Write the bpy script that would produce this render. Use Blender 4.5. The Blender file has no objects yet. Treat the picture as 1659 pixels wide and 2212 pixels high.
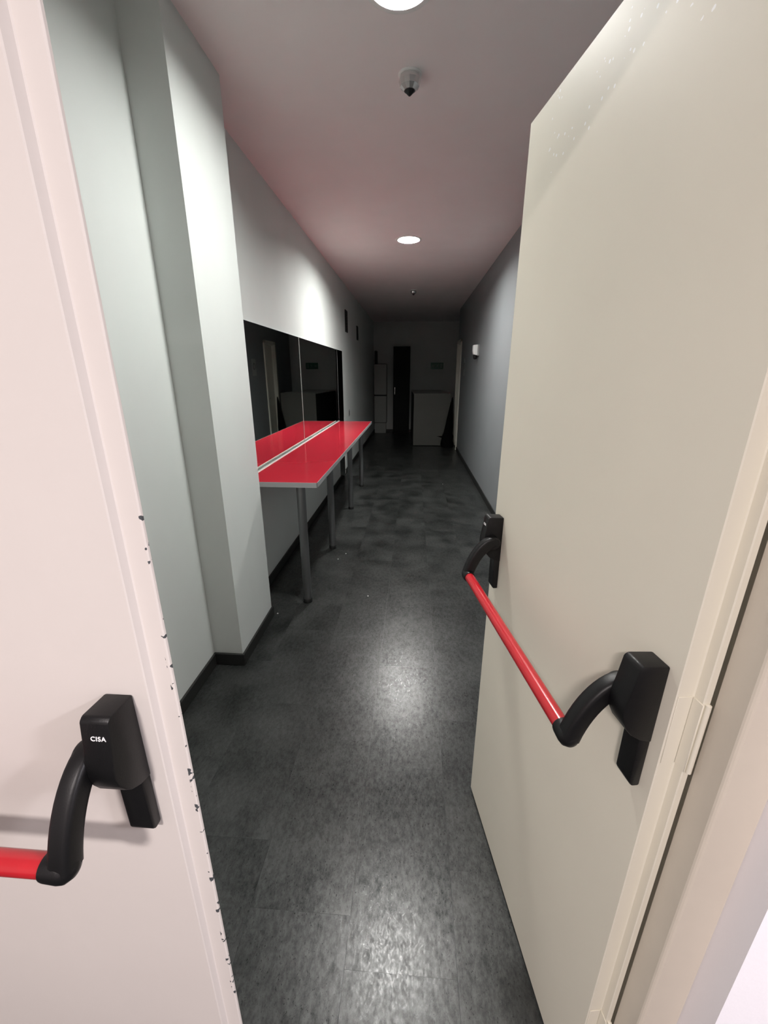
import bpy, bmesh, math, random
from mathutils import Vector, Matrix
random.seed(7)
S = bpy.context.scene
COL = S.collection

# ------------------------------------------------------------------ camera
W, H = 1659, 2212
F_PX, PITCH, YAW, ROLL = 890.93, 0.32275, 0.06789, -0.00037
cam = bpy.data.objects.new('camera', bpy.data.cameras.new('camera'))
COL.objects.link(cam)
cam.data.sensor_fit = 'VERTICAL'
cam.data.sensor_height = 24.0
cam.data.lens = F_PX / H * 24.0
cam.data.clip_start = 0.02
cam.location = (0, 0, 1.53)
cam.rotation_euler = (math.pi / 2 - PITCH, ROLL, YAW)
S.camera = cam

# ------------------------------------------------------------------ world, exposure, room lamps
w = bpy.data.worlds.new('world'); S.world = w; w.use_nodes = True
w.node_tree.nodes['Background'].inputs[0].default_value = (0.9, 0.9, 1.0, 1)
w.node_tree.nodes['Background'].inputs[1].default_value = 0.02
S.view_settings.view_transform = 'Standard'
S.view_settings.look = 'None'
S.view_settings.exposure = 0.0
S.view_settings.gamma = 1.0
S.view_settings.use_curve_mapping = False

DOWNLIGHT_STRENGTH = (830.0, 450.0)   # far lamp, near lamp
DOWNLIGHT_COLOR = (1.0, 0.985, 0.95)

def ceiling_lamp(name, loc, watts, size, color):
    d = bpy.data.lights.new(name, 'AREA'); d.shape = 'DISK'; d.size = size
    d.energy = watts; d.color = color
    o = bpy.data.objects.new(name, d); o.location = loc; COL.objects.link(o)
# two round ceiling lamps of the room the photographer stands in
ceiling_lamp('room_lamp', (1.75, -0.45, 2.42), 60, 0.26, (0.96, 0.93, 1.0))
ceiling_lamp('room_lamp', (-0.5, -1.45, 2.62), 72, 0.26, (1.0, 0.91, 0.89))

# ------------------------------------------------------------------ materials
def mat(name, color, rough=0.5, metal=0.0, spec=0.5, bump=0.0, bscale=60.0, vary=0.0, vscale=3.0, coat=0.0):
    m = bpy.data.materials.new(name); m.use_nodes = True
    nt = m.node_tree; p = nt.nodes['Principled BSDF']
    p.inputs['Base Color'].default_value = (*color, 1)
    p.inputs['Roughness'].default_value = rough
    p.inputs['Metallic'].default_value = metal
    p.inputs['Specular IOR Level'].default_value = spec
    p.inputs['Coat Weight'].default_value = coat
    tc = nt.nodes.new('ShaderNodeTexCoord')
    if vary:
        n = nt.nodes.new('ShaderNodeTexNoise'); n.inputs['Scale'].default_value = vscale
        n.inputs['Detail'].default_value = 6
        nt.links.new(tc.outputs['Object'], n.inputs['Vector'])
        r = nt.nodes.new('ShaderNodeMapRange')
        r.inputs['From Min'].default_value = 0.3; r.inputs['From Max'].default_value = 0.7
        r.inputs['To Min'].default_value = 1 - vary; r.inputs['To Max'].default_value = 1 + vary
        nt.links.new(n.outputs['Fac'], r.inputs['Value'])
        mx = nt.nodes.new('ShaderNodeVectorMath'); mx.operation = 'SCALE'
        mx.inputs[0].default_value = color
        nt.links.new(r.outputs['Result'], mx.inputs['Scale'])
        nt.links.new(mx.outputs['Vector'], p.inputs['Base Color'])
    if bump:
        n = nt.nodes.new('ShaderNodeTexNoise'); n.inputs['Scale'].default_value = bscale
        n.inputs['Detail'].default_value = 4
        nt.links.new(tc.outputs['Object'], n.inputs['Vector'])
        b = nt.nodes.new('ShaderNodeBump'); b.inputs['Strength'].default_value = bump
        b.inputs['Distance'].default_value = 0.002
        nt.links.new(n.outputs['Fac'], b.inputs['Height'])
        nt.links.new(b.outputs['Normal'], p.inputs['Normal'])
    return m

def emit(name, color, strength):
    m = bpy.data.materials.new(name); m.use_nodes = True
    p = m.node_tree.nodes['Principled BSDF']
    p.inputs['Base Color'].default_value = (0.9, 0.9, 0.9, 1)
    p.inputs['Emission Color'].default_value = (*color, 1)
    p.inputs['Emission Strength'].default_value = strength
    return m

M = {}
M['wall_light'] = mat('light_grey_wall_paint', (0.66, 0.70, 0.68), 0.75, bump=0.08, bscale=180, vary=0.02)
M['wall_dark'] = mat('slate_grey_wall_paint', (0.215, 0.23, 0.238), 0.6, bump=0.08, bscale=180, vary=0.03)
M['wall_end'] = mat('pale_grey_end_wall_paint', (0.52, 0.54, 0.525), 0.75, bump=0.05, bscale=180)
M['room_wall'] = mat('beige_room_paint', (0.56, 0.53, 0.52), 0.8)
M['wall_white'] = mat('white_room_paint', (0.92, 0.90, 0.935), 0.7, bump=0.12, bscale=120, vary=0.02)
M['ceiling'] = mat('ceiling_paint', (0.88, 0.825, 0.82), 0.8, bump=0.05, bscale=200, vary=0.02)
M['baseboard'] = mat('black_baseboard', (0.018, 0.019, 0.018), 0.45, vary=0.1)
M['subfloor'] = mat('dark_subfloor', (0.02, 0.021, 0.021), 0.7)
M['red'] = mat('red_laminate', (0.45, 0.02, 0.036), 0.12, spec=0.5, vary=0.05, vscale=2)
M['edge_band'] = mat('grey_edge_band', (0.36, 0.37, 0.37), 0.4, vary=0.04)
M['steel'] = mat('brushed_grey_metal', (0.27, 0.28, 0.285), 0.38, metal=0.6, bump=0.03, bscale=300)
M['trim_white'] = mat('white_metal_strip', (0.85, 0.80, 0.76), 0.3)
M['black_plastic'] = mat('black_plastic', (0.005, 0.005, 0.0055), 0.42, spec=0.32, bump=0.08, bscale=500)
M['black_rubber'] = mat('black_rubber', (0.008, 0.008, 0.008), 0.6)
M['black_cloth'] = mat('black_cloth', (0.004, 0.004, 0.004), 0.95, spec=0.1, bump=0.4, bscale=40)
M['red_bar'] = mat('red_lacquer', (0.47, 0.014, 0.022), 0.24, spec=0.5, coat=0.3, vary=0.06, vscale=20)
M['dull_print'] = mat('grey_green_sign_print', (0.10, 0.16, 0.13), 0.5)  # white sign print toned down to a dark grey-green
M['white_print'] = mat('white_print', (0.9, 0.9, 0.9), 0.5)
M['locker'] = mat('dark_locker_paint', (0.006, 0.007, 0.007), 0.6, spec=0.2, vary=0.05)
M['cabinet'] = mat('pale_cabinet_laminate', (0.36, 0.37, 0.35), 0.5, vary=0.03)
M['counter_front'] = mat('pale_olive_panel', (0.10, 0.101, 0.089), 0.5, vary=0.05)
M['dark_panel'] = mat('near_black_panel', (0.01, 0.01, 0.01), 0.6)
M['white_plastic'] = mat('white_plastic', (0.85, 0.86, 0.85), 0.4)
M['grey_plastic'] = mat('grey_plastic', (0.30, 0.31, 0.31), 0.45)
M['chrome'] = mat('satin_chrome', (0.75, 0.74, 0.73), 0.22, metal=0.85)
M['bezel'] = mat('white_lamp_bezel', (0.82, 0.82, 0.80), 0.5)
M['sign_green'] = mat('dark_green_sign', (0.012, 0.10, 0.06), 0.4)
M['frame_cream'] = mat('cream_frame_paint', (0.72, 0.655, 0.56), 0.42, bump=0.10, bscale=70, vary=0.03, vscale=8)
M['frame_pale'] = mat('pale_door_casing', (0.66, 0.65, 0.57), 0.45)
M['mirror'] = mat('mirror_glass', (0.86, 0.89, 0.87), 0.015, metal=1.0)
M['dark_mirror'] = mat('dark_mirror_glass', (0.30, 0.33, 0.32), 0.03, metal=1.0)
M['mirror_edge'] = mat('mirror_seam', (0.30, 0.33, 0.31), 0.3)
M['lamp_far'] = emit('lit_diffuser_far', DOWNLIGHT_COLOR, DOWNLIGHT_STRENGTH[0])
M['lamp_near'] = emit('lit_diffuser_near', DOWNLIGHT_COLOR, DOWNLIGHT_STRENGTH[1])

def door_paint(name, color, chips_x=None, specks=False):
    """gloss door paint with brush bump; paint chips down the free edge, dust specks near the top corner"""
    m = mat(name, color, 0.52, spec=0.28, bump=0.07, bscale=45, vary=0.025, vscale=2.2)
    nt = m.node_tree; p = nt.nodes['Principled BSDF']
    tc = nt.nodes.new('ShaderNodeTexCoord'); sx = nt.nodes.new('ShaderNodeSeparateXYZ')
    nt.links.new(tc.outputs['Object'], sx.inputs[0])
    def cmp(sock, op, val):
        n = nt.nodes.new('ShaderNodeMath'); n.operation = op
        nt.links.new(sock, n.inputs[0]); n.inputs[1].default_value = val
        return n.outputs[0]
    def mul(a, b):
        n = nt.nodes.new('ShaderNodeMath'); n.operation = 'MULTIPLY'
        nt.links.new(a, n.inputs[0]); nt.links.new(b, n.inputs[1]); return n.outputs[0]
    masks = []
    if chips_x is not None:
        n = nt.nodes.new('ShaderNodeTexNoise'); n.inputs['Scale'].default_value = 55
        n.inputs['Detail'].default_value = 2; n.inputs['Roughness'].default_value = 0.6
        nt.links.new(tc.outputs['Object'], n.inputs['Vector'])
        k = cmp(n.outputs['Fac'], 'GREATER_THAN', 0.60)
        k = mul(k, cmp(sx.outputs[0], 'GREATER_THAN', chips_x))
        k = mul(k, cmp(sx.outputs[2], 'LESS_THAN', 1.42))
        masks.append((k, (0.07, 0.075, 0.08, 1)))
    if specks:
        v = nt.nodes.new('ShaderNodeTexVoronoi'); v.inputs['Scale'].default_value = 75
        nt.links.new(tc.outputs['Object'], v.inputs['Vector'])
        n = nt.nodes.new('ShaderNodeTexNoise'); n.inputs['Scale'].default_value = 7
        nt.links.new(tc.outputs['Object'], n.inputs['Vector'])
        k = mul(cmp(v.outputs['Distance'], 'LESS_THAN', 0.20), cmp(n.outputs['Fac'], 'GREATER_THAN', 0.47))
        k = mul(k, cmp(sx.outputs[2], 'GREATER_THAN', 1.93))
        k = mul(k, cmp(sx.outputs[0], 'LESS_THAN', 0.62))
        masks.append((k, (0.95, 0.95, 0.93, 1)))
    src = p.inputs['Base Color'].links[0].from_socket
    for k, c in masks:
        x = nt.nodes.new('ShaderNodeMix'); x.data_type = 'RGBA'
        nt.links.new(k, x.inputs[0]); nt.links.new(src, x.inputs[6]); x.inputs[7].default_value = c
        src = x.outputs[2]
    nt.links.new(src, p.inputs['Base Color'])
    return m
M['door_chipped'] = door_paint('cream_door_paint_chipped', (0.68, 0.635, 0.60), chips_x=0.7345)
M['door'] = door_paint('cream_door_paint', (0.79, 0.755, 0.645), specks=True)

def tile_material():
    m = bpy.data.materials.new('slate_vinyl_tile'); m.use_nodes = True
    nt = m.node_tree; p = nt.nodes['Principled BSDF']; L = nt.links.new
    g = nt.nodes.new('ShaderNodeNewGeometry'); oi = nt.nodes.new('ShaderNodeObjectInfo')
    off = nt.nodes.new('ShaderNodeVectorMath'); off.operation = 'MULTIPLY_ADD'
    L(oi.outputs['Random'], off.inputs[0]); off.inputs[1].default_value = (31, 17, 5)
    L(g.outputs['Position'], off.inputs[2])
    n1 = nt.nodes.new('ShaderNodeTexNoise'); n1.inputs['Scale'].default_value = 4.5; n1.inputs['Detail'].default_value = 5
    L(off.outputs[0], n1.inputs['Vector'])
    st = nt.nodes.new('ShaderNodeMapping'); st.inputs['Scale'].default_value = (1, 0.55, 1)
    L(off.outputs[0], st.inputs['Vector'])
    n2 = nt.nodes.new('ShaderNodeTexNoise'); n2.inputs['Scale'].default_value = 170; n2.inputs['Detail'].default_value = 8
    n2.inputs['Roughness'].default_value = 0.7
    L(st.outputs[0], n2.inputs['Vector'])
    ramp = nt.nodes.new('ShaderNodeValToRGB')
    ramp.color_ramp.elements[0].position = 0.3; ramp.color_ramp.elements[0].color = (0.008, 0.0095, 0.009, 1)
    ramp.color_ramp.elements[1].position = 0.72; ramp.color_ramp.elements[1].color = (0.040, 0.0425, 0.041, 1)
    L(n1.outputs['Fac'], ramp.inputs['Fac'])
    tint = nt.nodes.new('ShaderNodeMapRange'); tint.inputs['To Min'].default_value = 0.93; tint.inputs['To Max'].default_value = 1.07
    L(oi.outputs['Random'], tint.inputs['Value'])
    sc = nt.nodes.new('ShaderNodeVectorMath'); sc.operation = 'SCALE'
    L(ramp.outputs['Color'], sc.inputs[0]); L(tint.outputs[0], sc.inputs['Scale'])
    L(sc.outputs[0], p.inputs['Base Color'])
    rr = nt.nodes.new('ShaderNodeMapRange'); rr.inputs['From Min'].default_value = 0.35; rr.inputs['From Max'].default_value = 0.65
    rr.inputs['To Min'].default_value = 0.26; rr.inputs['To Max'].default_value = 0.38
    L(n2.outputs['Fac'], rr.inputs['Value']); L(rr.outputs[0], p.inputs['Roughness'])
    n3 = nt.nodes.new('ShaderNodeTexNoise'); n3.inputs['Scale'].default_value = 60; n3.inputs['Detail'].default_value = 8
    n3.inputs['Roughness'].default_value = 0.85
    L(st.outputs[0], n3.inputs['Vector'])
    sp = nt.nodes.new('ShaderNodeMapRange'); sp.inputs['From Min'].default_value = 0.38; sp.inputs['From Max'].default_value = 0.60
    sp.inputs['To Min'].default_value = 0.17; sp.inputs['To Max'].default_value = 0.68
    L(n3.outputs['Fac'], sp.inputs['Value']); L(sp.outputs[0], p.inputs['Specular IOR Level'])   # fine noise varies the specular level in specks
    b = nt.nodes.new('ShaderNodeBump'); b.inputs['Strength'].default_value = 0.04; b.inputs['Distance'].default_value = 0.001
    L(n2.outputs['Fac'], b.inputs['Height']); L(b.outputs['Normal'], p.inputs['Normal'])
    return m
M['tile'] = tile_material()

# ------------------------------------------------------------------ mesh helpers
def BM(): return bmesh.new()
def box(bm, a, b, bev=0.0, seg=1):
    a, b = [min(p) for p in zip(a, b)], [max(p) for p in zip(a, b)]
    r = bmesh.ops.create_cube(bm, size=1.0)
    vs = r['verts']
    for v in vs:
        v.co = Vector([(a[i] + b[i]) / 2 + v.co[i] * (b[i] - a[i]) for i in range(3)])
    if bev:
        es = list({e for v in vs for e in v.link_edges})
        bmesh.ops.bevel(bm, geom=es, offset=bev, segments=seg, affect='EDGES', profile=0.5)
    return bm
def prism(bm, pts, axis, lo, hi, bev=0.0, seg=1):
    """extrude a 2-D outline along axis 0/1/2; pts give the two other coordinates in order"""
    def mk(p, t):
        q = list(p); q.insert(axis, t); return bm.verts.new(q)
    v0 = [mk(p, lo) for p in pts]; v1 = [mk(p, hi) for p in pts]
    fs = [bm.faces.new(v0[::-1]), bm.faces.new(v1)]
    n = len(pts)
    for i in range(n):
        fs.append(bm.faces.new((v0[i], v0[(i + 1) % n], v1[(i + 1) % n], v1[i])))
    bmesh.ops.recalc_face_normals(bm, faces=fs)
    if bev:
        es = [e for e in {e for f in fs for e in f.edges} if e.calc_face_angle(0) > 0.3]
        bmesh.ops.bevel(bm, geom=es, offset=bev, segments=seg, affect='EDGES', profile=0.5)
    return bm
def lathe(bm, prof, center=(0, 0, 0), axis='z', n=32):
    """revolve (radius, height) profile"""
    rings = []
    for r, h in prof:
        ring = []
        for i in range(n):
            t = 2 * math.pi * i / n
            c, s = r * math.cos(t), r * math.sin(t)
            co = {'z': (c, s, h), 'x': (h, c, s), 'y': (c, h, s)}[axis]
            ring.append(bm.verts.new(Vector(co) + Vector(center)))
        rings.append(ring)
    fs = []
    for k in range(len(rings) - 1):
        for i in range(n):
            j = (i + 1) % n
            fs.append(bm.faces.new((rings[k][i], rings[k][j], rings[k + 1][j], rings[k + 1][i])))
    fs.append(bm.faces.new(rings[0][::-1])); fs.append(bm.faces.new(rings[-1]))
    bmesh.ops.recalc_face_normals(bm, faces=fs)
    return bm
def sweep(bm, path, half_u, half_n, u0, seg=12):
    """rounded-rectangle bar along a path of (y,z) points; u is the x axis"""
    rings = []
    for i, p in enumerate(path):
        a = path[max(i - 1, 0)]; b = path[min(i + 1, len(path) - 1)]
        t = Vector((b[0] - a[0], b[1] - a[1])).normalized(); nrm = Vector((-t.y, t.x))
        ring = []
        for k in range(seg):
            th = 2 * math.pi * (k + 0.5) / seg
            cx = math.copysign(abs(math.cos(th)) ** 0.45, math.cos(th)) * half_u
            cy = math.copysign(abs(math.sin(th)) ** 0.45, math.sin(th)) * half_n[i]
            ring.append(bm.verts.new((u0 + cx, p[0] + nrm.x * cy, p[1] + nrm.y * cy)))
        rings.append(ring)
    fs = []
    for k in range(len(rings) - 1):
        for i in range(seg):
            j = (i + 1) % seg
            fs.append(bm.faces.new((rings[k][i], rings[k][j], rings[k + 1][j], rings[k + 1][i])))
    fs.append(bm.faces.new(rings[0][::-1])); fs.append(bm.faces.new(rings[-1]))
    bmesh.ops.recalc_face_normals(bm, faces=fs)
    return bm
def obj(name, bm, m, parent=None, loc=None, smooth=None, **props):
    me = bpy.data.meshes.new(name); bm.to_mesh(me); bm.free()
    me.materials.append(M[m] if isinstance(m, str) else m)
    if smooth:
        for p in me.polygons: p.use_smooth = True
        me.set_sharp_from_angle(angle=math.radians(smooth))
    o = bpy.data.objects.new(name, me); COL.objects.link(o)
    if loc is not None: o.location = loc
    if parent: o.parent = parent
    for k, v in props.items(): o[k] = v
    return o
def thing(name, label, cat, loc=(0, 0, 0), rz=0.0, group=None, kind=None):
    o = bpy.data.objects.new(name, None); COL.objects.link(o); o.empty_display_size = 0.1
    o.location = loc; o.rotation_euler = (0, 0, rz); o['label'] = label; o['category'] = cat
    if group: o['group'] = group
    if kind: o['kind'] = kind
    return o
def tag(o, label, cat, group=None):
    o['label'] = label; o['category'] = cat
    if group: o['group'] = group
    return o
def struct(name, bm, m, label=None, parent=None, smooth=None):
    o = obj(name, bm, m, parent, smooth=smooth)
    if not parent: o['kind'] = 'structure'
    if label: o['label'] = label
    return o
def dup(root, loc, label, rz=None, group=None):
    r = root.copy(); COL.objects.link(r); r.location = loc; r['label'] = label
    if rz is not None: r.rotation_euler = (0, 0, rz)
    if group: r['group'] = group
    for ch in list(root.children):
        c = ch.copy(); COL.objects.link(c); c.parent = r
        for g in ch.children:
            d = g.copy(); COL.objects.link(d); d.parent = c
    return r

# ------------------------------------------------------------------ room shell
XL, XR, XR2 = -1.065, 0.94, 1.20       # corridor walls
YD0, YD1 = 0.378, 0.475                # wall that holds the double door
YE, ZC = 11.62, 2.81                   # end wall, ceiling
PX, PY0, PY1 = -0.905, 1.85, 2.335     # pilaster face and ends

bm = BM(); box(bm, (-1.3, YD0, -0.10), (1.35, YE + .1, -0.004)); box(bm, (-2.4, -2.6, -0.10), (2.4, YD0, 0.0))
floor = struct('floor', bm, 'subfloor', 'dark slate vinyl tile floor of the corridor')
LAMPS = ((-.078, 4.80), (-.078, 1.925))
bm = BM(); box(bm, (-2.4, -2.6, 2.68), (2.4, YD0, 2.8)); box(bm, (-1.3, YD0, ZC + .10), (1.35, YE + .1, ZC + .14))
def ceil_quad(x0, x1, y0, y1):
    bm.faces.new([bm.verts.new(p) for p in ((x0, y0, ZC), (x0, y1, ZC), (x1, y1, ZC), (x1, y0, ZC))])
def ceil_hole(cx, cy, half, rad, n=48):
    inner, top, outer = [], [], []
    for i in range(n):
        t = 2 * math.pi * i / n; c, q = math.cos(t), math.sin(t); k = half / max(abs(c), abs(q))
        inner.append(bm.verts.new((cx + rad * c, cy + rad * q, ZC))); top.append(bm.verts.new((cx + rad * c, cy + rad * q, ZC + .10)))
        outer.append(bm.verts.new((cx + k * c, cy + k * q, ZC)))
    for i in range(n):
        j = (i + 1) % n
        bm.faces.new((outer[i], inner[i], inner[j], outer[j])); bm.faces.new((inner[i], top[i], top[j], inner[j]))
hh = .16; ycur = YD0
for cx, cy in sorted(LAMPS, key=lambda p: p[1]):
    ceil_quad(-1.3, 1.35, ycur, cy - hh); ceil_quad(-1.3, cx - hh, cy - hh, cy + hh); ceil_quad(cx + hh, 1.35, cy - hh, cy + hh)
    ceil_hole(cx, cy, hh, .117); ycur = cy + hh
ceil_quad(-1.3, 1.35, ycur, YE + .1)
struct('ceiling', bm, 'ceiling', 'mauve grey plastered ceiling')
bm = BM(); box(bm, (XL - .12, YD1, 0), (XL, YE + .1, ZC))
wall_left = struct('wall_left', bm, 'wall_light', 'pale grey painted wall on the left')
bm = BM(); box(bm, (XL, PY0, 0), (PX, PY1, ZC))
struct('wall_pilaster', bm, 'wall_light', 'pale grey squared pilaster before the mirror')
bm = BM()
box(bm, (XR, YD1, 0), (XR + .12, 8.87, ZC)); box(bm, (XR, 8.87, 2.13), (XR + .12, 9.47, ZC)); box(bm, (XR, 9.47, 0), (XR + .12, 9.54, ZC))
box(bm, (XR2, 9.54, 0), (XR2 + .12, YE + .1, ZC)); box(bm, (XR + .12, 9.48, 0), (XR2 + .12, 9.54, ZC))
box(bm, (XR + .12, 8.7, 0), (XR + .16, 9.48, 2.3))
struct('wall_right', bm, 'wall_dark', 'slate grey painted wall on the right')
bm = BM(); box(bm, (XL, YE, 0), (XR2, YE + .1, ZC))
struct('wall_end', bm, 'wall_end', 'pale wall closing the far end of the corridor')
JX0, JX1 = -1.05, 0.475
bm = BM()
box(bm, (-2.4, YD0, 0), (JX0 - .05, YD1, 2.8)); box(bm, (JX1, YD0, 0), (2.4, YD1, 2.8)); box(bm, (JX0 - .05, YD0, 2.15), (JX1, YD1, 2.8))
struct('wall_front', bm, 'wall_white', 'white wall around the double door')
bm = BM(); box(bm, (-2.5, -2.6, 0), (-2.4, YD1, 2.8)); box(bm, (2.4, -2.6, 0), (2.5, YD1, 2.8)); box(bm, (-2.5, -2.7, 0), (2.5, -2.6, 2.8))
struct('wall_back', bm, 'room_wall', 'beige walls of the room behind the viewer')

# door frame: stepped steel jambs and head
bm = BM()
prism(bm, [(0.4295, 0.510), (0.4295, 0.475), (0.415, 0.475), (0.415, 0.429), (0.419, 0.425), (0.475, 0.425), (0.475, 0.510)], 2, 0, 2.15, 0.0015)
prism(bm, [(-1.05, 0.475), (-1.05, 0.425), (-1.10, 0.425), (-1.10, 0.475)], 2, 0, 2.15, 0.0015)
box(bm, (-1.05, 0.425, 2.09), (0.415, 0.475, 2.15))
struct('trim_1', bm, 'frame_cream', 'cream steel frame around the double door')

# baseboards
def base(name, a, b, label=None):
    bm = BM(); box(bm, a, b, 0.003); return struct(name, bm, 'baseboard', label)
base('baseboard_left', (XL, YD1, 0), (XL + .012, PY0 - .012, .072), 'black baseboard along the near left wall')
bm = BM(); box(bm, (XL, PY0 - .012, 0), (PX + .012, PY0, .072), .003); box(bm, (PX, PY0, 0), (PX + .012, PY1 + .012, .072), .003)
struct('baseboard_pilaster', bm, 'baseboard', 'black baseboard wrapped around the pilaster')
base('baseboard_recess', (XL, PY1, 0), (XL + .012, 6.015, .072), 'black baseboard along the left wall under the table')
base('baseboard_far', (XL, 6.455, 0), (XL + .012, YE, .072), 'black baseboard along the left wall past the mirror')
base('baseboard_right', (XR - .012, YD1 + .05, 0), (XR, 8.79, .072), 'black baseboard along the slate grey wall')
base('baseboard_end', (XL + .012, YE - .012, 0), (XR2, YE, .072), 'black baseboard of the end wall')

# floor tiles, each one a piece of its own (0.305 x 0.61 m, staggered columns)
TW, TL = 0.305, 0.615
meshes = {}
def tile(x0, x1, y0, y1):
    key = (round(x1 - x0, 4), round(y1 - y0, 4))
    if key not in meshes:
        bm = BM(); hx, hy = (x1 - x0) / 2 - .0002, (y1 - y0) / 2 - .0002
        box(bm, (-hx, -hy, -.004), (hx, hy, 0))
        me = bpy.data.meshes.new('floor_tile'); bm.to_mesh(me); bm.free(); me.materials.append(M['tile']); meshes[key] = me
    o = bpy.data.objects.new('floor_tile', meshes[key]); COL.objects.link(o)
    o.location = ((x0 + x1) / 2, (y0 + y1) / 2, 0); o.parent = floor
offs = [0.18, 0.49, 0.30, 0.183, 0.44, 0.05, 0.35, 0.1]
i = 0; x = -0.1525 - 3 * TW
while x < XR - .02:
    x0, x1 = max(x, XL + .013), min(x + TW, XR - .013)
    y = YD1 - TL + offs[i % 8]
    while y < YE - .02:
        y0, y1 = max(y, YD1 + .001), min(y + TL, YE - .013)
        if y1 - y0 > .03 and x1 - x0 > .02: tile(x0, x1, y0, y1)
        y += TL
    x += TW; i += 1
bm = BM(); box(bm, (XR, 9.55, -.004), (XR2 - .002, YE - .013, 0)); obj('floor_strip', bm, 'tile', floor)

# ------------------------------------------------------------------ double door with panic bars
def panic_bar(root, ua, ub, sg, tint, logos):
    """ua < ub: inner faces of the two housings along the leaf; sg: side of the leaf the bar stands on"""
    def P(pts): return [(sg * a, z) for a, z in pts]
    BO, BZ = 0.100, 0.974
    bm = BM(); lathe(bm, [(0.0125, ua + .006), (0.0135, ua + .007), (0.0135, ub - .007), (0.0125, ub - .006)], (0, sg * BO, BZ), 'x', 28)
    bar = obj('panic_bar', bm, 'red_bar', root, smooth=40, label='round red push bar')
    HW = 0.037
    for side in (-1, 1):
        ue = ua if side < 0 else ub               # arm side of the housing
        a_lo, a_hi = (ue - .002, ue + .025) if side < 0 else (ue - .025, ue + .002)
        h_lo, h_hi = (ue - HW, ue) if side < 0 else (ue, ue + HW)
        # cover: flat top, front leaning out, belly curling back to the door
        bm = BM()
        prof = [(0, 1.140), (0.040, 1.143), (0.0455, 1.138), (0.050, 1.105), (0.055, 1.075), (0.0555, 1.060),
                (0.052, 1.045), (0.045, 1.031), (0.034, 1.018), (0.020, 1.009), (0, 1.003)]
        prism(bm, P(prof), 0, h_lo, h_hi, 0.0025, 2)
        hs = obj('bar_housing', bm, 'black_plastic', bar, smooth=35, label='black plastic end housing')
        bm = BM()
        low = [(0, 1.03), (0.019, 1.03), (0.018, 0.922), (0.013, 0.914), (0, 0.914)]
        prism(bm, P(low), 0, h_lo + .001, h_hi - .001, 0.003, 2)
        obj('lower_cover', bm, 'black_plastic', bar, smooth=35, label='black plastic lower cover')
        # lever arm: curved, from the pivot beside the housing down to the bar
        path = []
        p0, p1, p2, p3 = Vector((.028, 1.074)), Vector((.058, 1.070)), Vector((.088, 1.028)), Vector((.100, .974))
        for k in range(13):
            t = k / 12
            q = p0 * (1 - t) ** 3 + 3 * p1 * t * (1 - t) ** 2 + 3 * p2 * t * t * (1 - t) + p3 * t ** 3
            path.append((sg * q.x, q.y))
        bm = BM(); sweep(bm, path, (a_hi - a_lo) / 2, [0.0175 - .0025 * k / 12 for k in range(13)], (a_lo + a_hi) / 2, 16)
        # pivot boss and rounded elbow that holds the bar
        lathe(bm, [(0.0, a_lo + .001), (0.017, a_lo + .001), (0.019, a_lo + .004), (0.019, a_hi - .004), (0.017, a_hi - .001), (0.0, a_hi - .001)], (0, sg * .032, 1.071), 'x', 24)
        e0, e1 = (a_lo, a_hi + .010) if side < 0 else (a_lo - .010, a_hi)
        if side < 0: pr = [(0.004, e0 - .001), (.011, e0 + .002), (.0165, e0 + .009), (.0175, e0 + .016), (.0165, e1 - .004), (.0155, e1)]
        else: pr = [(.0155, e0), (.0165, e0 + .004), (.0175, e1 - .016), (.0165, e1 - .009), (.011, e1 - .002), (0.004, e1 + .001)]
        lathe(bm, pr, (0, sg * BO, BZ), 'x', 24)
        obj('lever_arm', bm, 'black_plastic', bar, smooth=50, label='black curved lever arm')
        if side in logos:
            cu = bpy.data.curves.new('lettering', 'FONT'); cu.body = 'CISA'; cu.size = 0.0085; cu.align_x = 'CENTER'; cu.align_y = 'CENTER'
            cu.offset = 0.00016; cu.extrude = 0.0002; cu.space_character = 1.12
            tmp = bpy.data.objects.new('lettering', cu); COL.objects.link(tmp)
            me = bpy.data.meshes.new_from_object(tmp); bpy.data.objects.remove(tmp)
            me.name = 'lettering'; me.materials.append(M['white_print'])
            lean = math.atan2(0.0045, 0.033)
            # letters stand on the cover's leaning front face
            R = Matrix.Rotation(math.pi / 2, 4, 'X')
            if sg > 0: R = Matrix.Rotation(math.pi, 4, 'Z') @ R
            R = Matrix.Rotation((1 if sg < 0 else -1) * -lean, 4, 'X') @ R
            me.transform(Matrix.Translation(((h_lo + h_hi) / 2 + (.004 if sg < 0 else 0), sg * 0.0489, 1.117)) @ R)
            o = bpy.data.objects.new('lettering', me); COL.objects.link(o); o.parent = bar; o['label'] = 'small white lettering'
    return bar

# left leaf: closed, rebated strip down its free edge
LW = 0.740
bm = BM()
prism(bm, [(0, 0), (0, 0.04), (LW - .034, 0.04), (LW - .034, 0.0155), (LW, 0.0155), (LW, 0.0135), (LW - .0015, 0.011), (LW - .026, 0.011), (LW - .030, 0.0)], 2, 0.008, 2.082, 0.0012)
d1 = obj('door_1', bm, 'door_chipped', None, (-1.040, 0.405, 0), kind='structure', label='closed left door leaf in chipped cream paint with a red push bar')
panic_bar(d1, 0.055, 0.652, -1, None, (1,))

# right leaf: swung open into the corridor; local x runs from hinge to free edge, +y out of the face
ANG = math.radians(90 + 9.229)
bm = BM()
prism(bm, [(0, 0), (0.725, 0), (0.725, -0.036), (-0.0165, -0.036), (-0.0165, -0.025), (0, -0.025)], 2, 0.010, 2.076, 0.0014)
d2 = obj('door_2', bm, 'door', None, (0.3725, 0.4855, 0), kind='structure', label='right door leaf swung open, cream with a red push bar')
d2.rotation_euler = (0, 0, ANG)
panic_bar(d2, 0.057, 0.655, 1, None, (1,))
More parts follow.
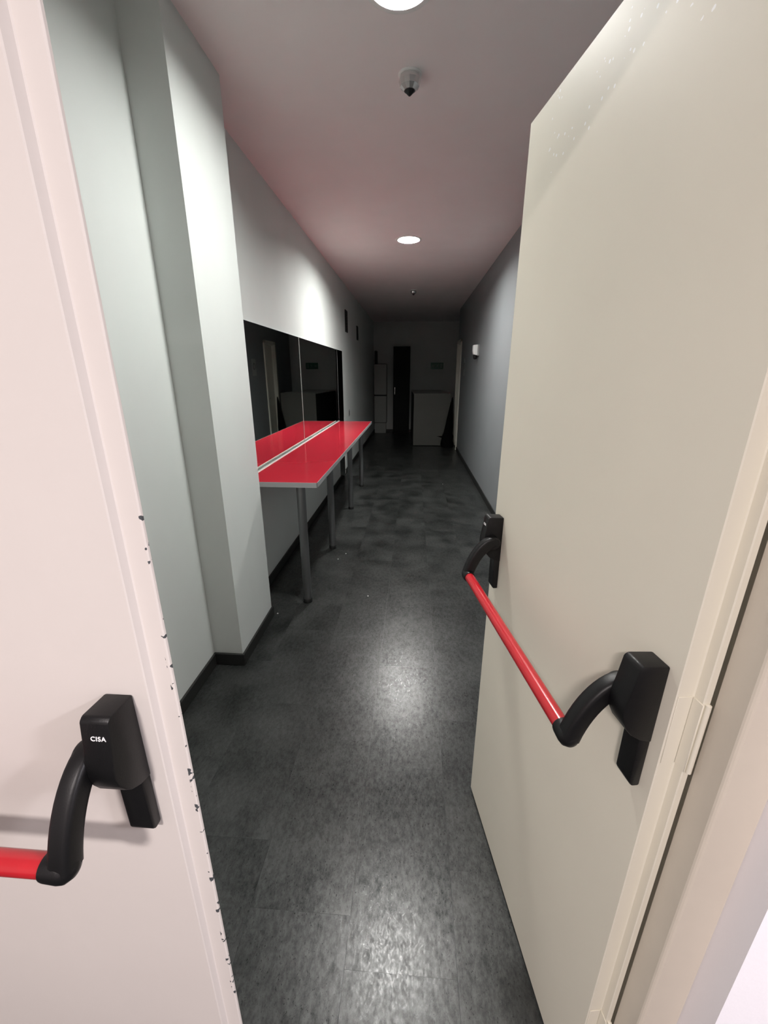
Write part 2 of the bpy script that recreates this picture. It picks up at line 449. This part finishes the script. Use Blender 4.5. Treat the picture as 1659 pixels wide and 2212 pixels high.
# painted-over hinges on its hinge edge: plate on the leaf, knuckle, plate toward the frame
for hz in (0.28, 1.047, 1.85):
    bm = BM()
    box(bm, (-0.0012, -0.0235, hz - .060), (0.0, -0.002, hz + .060), 0.0004)
    box(bm, (-0.0185, -0.0255, hz - .060), (-0.001, -0.0235, hz + .060), 0.0008)
    lathe(bm, [(0.0, hz - .062), (.0038, hz - .060), (.0038, hz + .060), (0, hz + .062)], (-0.0185, -0.031, 0), 'z', 16)
    obj('hinge', bm, 'door', d2, smooth=40, label='painted hinge')

# ------------------------------------------------------------------ mirror on the left wall
mz0, mz1, my0, myj, my1, my2 = 0.905, 1.850, 2.36, 4.03, 6.02, 6.44
mr = thing('wall_mirror', 'long frameless wall mirror above the red counter table', 'mirror', (XL, my0, mz0))
for a, b in ((my0, myj - .001), (myj + .001, my1)):
    bm = BM(); box(bm, (0, a - my0, 0), (0.006, b - my0, mz1 - mz0), 0.0006)
    obj('mirror_pane', bm, 'mirror', mr)
bm = BM(); box(bm, (0, my1 - .0007 - my0, .012 - mz0), (0.008, my2 - my0, mz1 - mz0), 0.0006); obj('tall_pane', bm, 'dark_mirror', mr, label='dark floor length pane')
bm = BM(); box(bm, (0, my2 - my0, .012 - mz0), (0.010, my2 + .012 - my0, .90 - mz0), 0.001); obj('edge_trim', bm, 'trim_white', mr, label='pale edge trim')
bm = BM(); box(bm, (0.0002, myj - .009 - my0, 0), (0.0068, myj + .009 - my0, mz1 - mz0)); obj('seam_strip', bm, 'mirror_edge', mr)

# ------------------------------------------------------------------ red counter table
tz, ty0, ty1, tx1 = 0.900, 2.405, 5.860, -0.572
tb = thing('counter_table', 'long red topped counter table on metal legs under the mirror', 'table', (-0.8, ty0, 0))
ox, oy = -0.8, ty0
bm = BM(); box(bm, (XL + .037 - ox, .0025, tz - .0305), (tx1 - .0025 - ox, ty1 - .0025 - oy, tz), 0.0008); obj('tabletop', bm, 'red', tb, label='glossy red tabletop')
bm = BM()
box(bm, (XL + .037 - ox, 0, tz - .031), (tx1 - ox, .0025, tz + .0004)); box(bm, (tx1 - .0025 - ox, 0, tz - .031), (tx1 - ox, ty1 - oy, tz + .0004))
box(bm, (XL + .037 - ox, ty1 - .0025 - oy, tz - .031), (tx1 - ox, ty1 - oy, tz + .0004)); obj('edge_band', bm, 'edge_band', tb, label='grey edge band')
bm = BM(); prism(bm, [(XL + .030 - ox, tz - .028), (XL + .037 - ox, tz - .028), (XL + .037 - ox, tz + .003), (XL + .030 - ox, tz + .003)], 1, 0, 5.90 - oy)
obj('back_strip', bm, 'trim_white', tb, label='pale strip along the back edge')
for ly in (2.535, 3.485, 4.665, 5.715):
    lx = -0.712
    bm = BM(); lathe(bm, [(.0275, 0.028), (.029, 0.030), (.029, tz - .040), (.029, tz - .036)], (lx - ox, ly - oy, 0), 'z', 28)
    lathe(bm, [(.045, tz - .036), (.045, tz - .0305)], (lx - ox, ly - oy, 0), 'z', 28)
    lg = obj('leg', bm, 'steel', tb, smooth=40)
    bm = BM(); lathe(bm, [(.031, 0.0), (.032, .004), (.031, .024), (.027, .030)], (lx - ox, ly - oy, 0), 'z', 28)
    obj('foot', bm, 'black_rubber', lg, smooth=40, label='black foot cap')

# ------------------------------------------------------------------ fittings on the left wall
def grille(y0, y1, z0, z1, label):
    g = thing('vent_grille', label, 'vent', (XL, (y0 + y1) / 2, z0), group=None)
    hy, hz = (y1 - y0) / 2, z1 - z0
    bm = BM()
    for a, b in (((0, -hy, 0), (.012, hy, .015)), ((0, -hy, hz - .015), (.012, hy, hz)), ((0, -hy, .015), (.012, -hy + .015, hz - .015)), ((0, hy - .015, .015), (.012, hy, hz - .015))):
        box(bm, a, b)
    obj('frame', bm, 'dark_panel', g)
    bm = BM(); box(bm, (0, -hy + .015, .015), (.002, hy - .015, hz - .015)); obj('backing', bm, 'dark_panel', g)
    n = 7
    for k in range(n):
        zc = .015 + (hz - .03) * (k + .5) / n
        bm = BM(); prism(bm, [(.003, zc + .006), (.010, zc - .008), (.0115, zc - .007), (.0045, zc + .007)], 1, -hy + .015, hy - .015)
        obj('slat', bm, 'locker', g)
grille(6.84, 7.05, 2.15, 2.46, 'black slatted wall vent nearer the mirror')
grille(8.19, 8.36, 2.13, 2.37, 'black slatted wall vent further down the left wall')
so = thing('wall_socket', 'small dark socket on the left wall past the mirror', 'socket', (XL, 7.01, .86))
bm = BM(); box(bm, (0, -.04, 0), (.008, .04, .11), .002); obj('plate', bm, 'grey_plastic', so)
bm = BM(); box(bm, (.008, -.025, .02), (.011, .025, .09), .001); obj('insert', bm, 'black_plastic', so)

# ------------------------------------------------------------------ right wall: alarm box, side door, notice
al = thing('alarm_sounder', 'small white alarm box high on the slate grey wall', 'alarm', (XR, 6.55, 1.79))
bm = BM(); box(bm, (-.022, -.07, -.005), (0, .09, .145), .003); obj('back_plate', bm, 'grey_plastic', al)
bm = BM(); prism(bm, [(-.022, 0.0), (-.075, .012), (-.085, .06), (-.085, .14), (-.022, .145)], 1, -.06, .05, .004, 2); obj('cover', bm, 'white_plastic', al, smooth=40)
bm = BM(); lathe(bm, [(.012, -.055), (.026, -.045), (.030, -.02), (.030, 0.008)], (-.045, -.005, 0), 'z', 20); obj('lens', bm, 'black_plastic', al, smooth=40, label='black lower lens')

bm = BM()
def casing(y0, y1, z0, z1): box(bm, (XR - .026, y0, z0), (XR, y1, z1), .004)
casing(8.80, 8.87, 0, 2.19); casing(9.47, 9.538, 0, 2.19); casing(8.80, 9.538, 2.13, 2.19)
box(bm, (XR, 8.87, 0), (XR + .09, 8.885, 2.13)); box(bm, (XR, 9.455, 0), (XR + .09, 9.47, 2.13)); box(bm, (XR, 8.87, 2.115), (XR + .09, 9.47, 2.13))
struct('trim_2', bm, 'frame_pale', 'pale casing of the side door in the right wall')
bm = BM(); box(bm, (XR + .045, 8.887, .006), (XR + .085, 9.453, 2.113), .002)
d3 = struct('door_3', bm, 'frame_pale', 'closed pale side door at the end of the right wall')
bm = BM(); lathe(bm, [(.022, -.008), (.022, 0)], (XR + .045, 8.95, 1.03), 'x', 16); box(bm, (XR + .010, 8.942, 1.024), (XR + .037, 8.958, 1.038), .002); box(bm, (XR + .008, 8.942, 1.024), (XR + .020, 9.05, 1.038), .003)
obj('door_handle', bm, 'chrome', d3, label='metal lever handle')
no = thing('notice_plate', 'small pale notice on the right wall beside the side door', 'notice', (XR, 8.20, 1.50))
bm = BM(); box(bm, (-.004, -.10, 0), (0, .10, .30), .001); obj('plate', bm, 'grey_plastic', no)
bm = BM(); lathe(bm, [(.062, -.0055), (.062, -.004), (.045, -.004), (.045, -.0055)], (0, 0, .17), 'x', 24)
bmesh.ops.delete(bm, geom=[f for f in bm.faces if len(f.verts) > 4], context='FACES_ONLY'); obj('ring_mark', bm, 'dark_panel', no)

# ------------------------------------------------------------------ far end of the corridor
cb = thing('tall_cabinet', 'tall narrow pale cabinet in the far left corner', 'cabinet', (-.87, 11.46, 0))
bm = BM(); box(bm, (-.165, -.10, .27), (.165, .13, 1.78), .003); obj('body', bm, 'dark_panel', cb, label='dark carcass')
bm = BM(); box(bm, (-.155, -.10, .0), (.150, .12, .27), .003); obj('plinth', bm, 'cabinet', cb)
for z0, z1 in ((.285, .975), (1.010, 1.77)):
    bm = BM(); box(bm, (-.162, -.118, z0), (.162, -.102, z1), .003); obj('door', bm, 'cabinet', cb)
bm = BM(); box(bm, (-.985 - .03, 11.40, 1.781), (-.985 + .03, 11.55, 2.10), .006)
tag(obj('storage_box', bm, 'dark_panel', smooth=30), 'dark narrow box standing on the tall pale cabinet', 'box')
lk = thing('dark_locker', 'tall black locker standing against the end wall', 'locker', (-.31, 11.45, 0))
bm = BM(); box(bm, (-.215, -.13, 0), (.215, .15, 2.20), .004); obj('body', bm, 'locker', lk)
bm = BM(); box(bm, (-.205, -.148, .08), (.205, -.131, 2.185), .004); dr = obj('door', bm, 'locker', lk)
bm = BM(); box(bm, (-.182, -.175, 1.02), (-.166, -.165, 1.20), .003); box(bm, (-.180, -.167, 1.03), (-.168, -.146, 1.045)); box(bm, (-.180, -.167, 1.175), (-.168, -.146, 1.19))
obj('handle', bm, 'chrome', dr, label='bright bar handle')

ct = thing('bar_counter', 'chest high pale fronted counter with a black side at the corridor end', 'counter', (.42, 9.30, 0), math.radians(1.9))
bm = BM(); box(bm, (-.395, .020, 0), (.390, 2.10, 1.105), .003); obj('body', bm, 'dark_panel', ct, label='black counter body')
bm = BM(); box(bm, (-.400, 0, .012), (.395, .019, 1.134), .003); obj('front_panel', bm, 'counter_front', ct, label='pale front panel')
bm = BM(); box(bm, (-.402, .0195, 1.111), (.397, 2.11, 1.133), .002); obj('top', bm, 'cabinet', ct, label='pale counter top')

# black cloth heap: broad at the floor, drawn up to a point against the casing, one tail sticking out
bm = BM()
rings = [(.00, .120, .090, .0), (.06, .135, .095, .0), (.14, .125, .085, -.01), (.24, .115, .075, -.005), (.32, .095, .06, .005), (.42, .085, .05, .012),
         (.60, .065, .04, .028), (.78, .046, .03, .044), (.95, .026, .018, .060), (1.06, .010, .008, .070)]
n = 22; prev = None; fs = []
for k, (z, rx, ry, dx) in enumerate(rings):
    ring = []
    for i in range(n):
        t = 2 * math.pi * i / n
        wob = 1 + .16 * math.sin(5 * t + k * .4) * (1 - k / 11) + random.uniform(-.06, .06)
        ring.append(bm.verts.new((dx + rx * wob * math.cos(t), ry * wob * math.sin(t), z)))
    if prev:
        for i in range(n): fs.append(bm.faces.new((prev[i], prev[(i + 1) % n], ring[(i + 1) % n], ring[i])))
    else: fs.append(bm.faces.new(ring[::-1]))
    prev = ring
fs.append(bm.faces.new(prev))
tail = [(-.08, -.05, .255), (-.08, -.05, .20), (-.08, -.02, .22), (-.24, -.06, .245)]
tv = [bm.verts.new(p) for p in tail]
for f in ((0, 1, 2), (0, 3, 1), (1, 3, 2), (2, 3, 0)): fs.append(bm.faces.new([tv[i] for i in f]))
bmesh.ops.recalc_face_normals(bm, faces=fs)
tag(obj('draped_cloth', bm, 'black_cloth', None, (.770, 9.16, 0), smooth=50), 'black cloth bundle drawn to a point beside the side door', 'cloth')

# exit sign: green plate, white door, running figure and arrow
es = thing('exit_sign', 'dark green exit sign on the end wall', 'sign', (.613, YE, 1.735))
bm = BM(); box(bm, (-.165, -.020, -.08), (.165, 0, .08), .003); obj('plate', bm, 'sign_green', es)
bm = BM()
for a, b in (((.085, -.056), (.135, .056)),): box(bm, (a[0], -.0215, a[1]), (b[0], -.020, b[1]))
obj('door_symbol', bm, 'dull_print', es)
bm = BM()
lathe(bm, [(.012, -.0215), (.012, -.020)], (.030, 0, .042), 'y', 14)
for pts in ([(-.005, .028), (.028, .030), (.018, -.012), (-.006, -.012)], [(.018, .026), (.055, .010), (.052, .002), (.018, .012)], [(.002, -.010), (.018, -.010), (.045, -.050), (.032, -.054)], [(-.004, -.012), (.008, -.012), (-.018, -.038), (-.045, -.036), (-.045, -.027), (-.024, -.028)]):
    prism(bm, pts, 1, -.0215, -.020)
obj('figure_symbol', bm, 'dull_print', es)
bm = BM()
prism(bm, [(-.135, .0), (-.105, .028), (-.105, .010), (-.062, .010), (-.062, -.010), (-.105, -.010), (-.105, -.028)], 1, -.0215, -.020)
obj('arrow_symbol', bm, 'dull_print', es)

# ------------------------------------------------------------------ ceiling: downlights and sprinklers
def downlight(y, label, lamp):
    d = thing('ceiling_downlight', label, 'lamp', (-.078, y, ZC), group='round ceiling downlights')
    bm = BM()       # trim ring with a cone running up to the recessed diffuser
    pr = [(.116, .030), (.116, 0), (.130, 0), (.130, -.003), (.124, -.006), (.108, -.005), (.101, .034), (.101, .042), (.116, .042)]
    n = 48; rings = [[bm.verts.new((r_ * math.cos(2 * math.pi * i / n), r_ * math.sin(2 * math.pi * i / n), z_)) for i in range(n)] for r_, z_ in pr]
    for k in range(len(pr) - 1):
        for i in range(n): bm.faces.new((rings[k][i], rings[k][(i + 1) % n], rings[k + 1][(i + 1) % n], rings[k + 1][i]))
    bmesh.ops.recalc_face_normals(bm, faces=bm.faces[:])
    obj('bezel', bm, 'bezel', d, smooth=40)
    bm = BM(); lathe(bm, [(.100, .040), (.100, .036), (.098, .034)], (0, 0, 0), 'z', 48); obj('diffuser', bm, lamp, d, label='lit round diffuser')
    return d
dl = downlight(4.80, 'lit round ceiling downlight further along the corridor', 'lamp_far')
downlight(1.925, 'lit round ceiling downlight at the top edge of the photo, nearest', 'lamp_near')

sp = thing('smoke_detector', 'small domed ceiling detector between the two downlights', 'detector', (-.046, 2.39, ZC), group='ceiling detectors')
bm = BM(); lathe(bm, [(.053, 0), (.053, -.003), (.050, -.006), (.046, -.006)], (0, 0, 0), 'z', 36); obj('base', bm, 'bezel', sp, smooth=35)
bm = BM(); lathe(bm, [(.045, -.005), (.050, -.024), (.044, -.044), (.026, -.058)], (0, 0, 0), 'z', 12); obj('dome', bm, 'chrome', sp, label='faceted metal dome')
bm = BM(); lathe(bm, [(.022, -.057), (.016, -.066), (.005, -.076)], (0, 0, 0), 'z', 20); obj('tip', bm, 'black_plastic', sp, smooth=40, label='dark tip')
dup(sp, (-.031, 7.43, ZC), 'far small ceiling detector in the dark beyond the second downlight')

# ------------------------------------------------------------------ scraps on the floor
crumb_labels = ('white crumb at the foot of the pilaster by the first table leg', 'white crumb on the open floor in front of the table', 'lone white crumb just beside the second table leg foot', 'white crumb a little out from the second table leg', 'tiny white crumb far down the corridor floor')
for k, (x, y) in enumerate(((-.877, 2.361), (-.295, 2.63), (-.57, 3.36), (-.62, 3.24), (.46, 5.9))):
    bm = BM(); bmesh.ops.create_icosphere(bm, subdivisions=1, radius=.006)
    for v in bm.verts: v.co = Vector((v.co.x * random.uniform(.7, 1.2), v.co.y * random.uniform(.7, 1.3), max(v.co.z * .6, -.003) + .003))
    tag(obj('paper_crumb', bm, 'white_plastic', None, (x, y, 0)), crumb_labels[k], 'crumb', 'white crumbs on the dark floor')
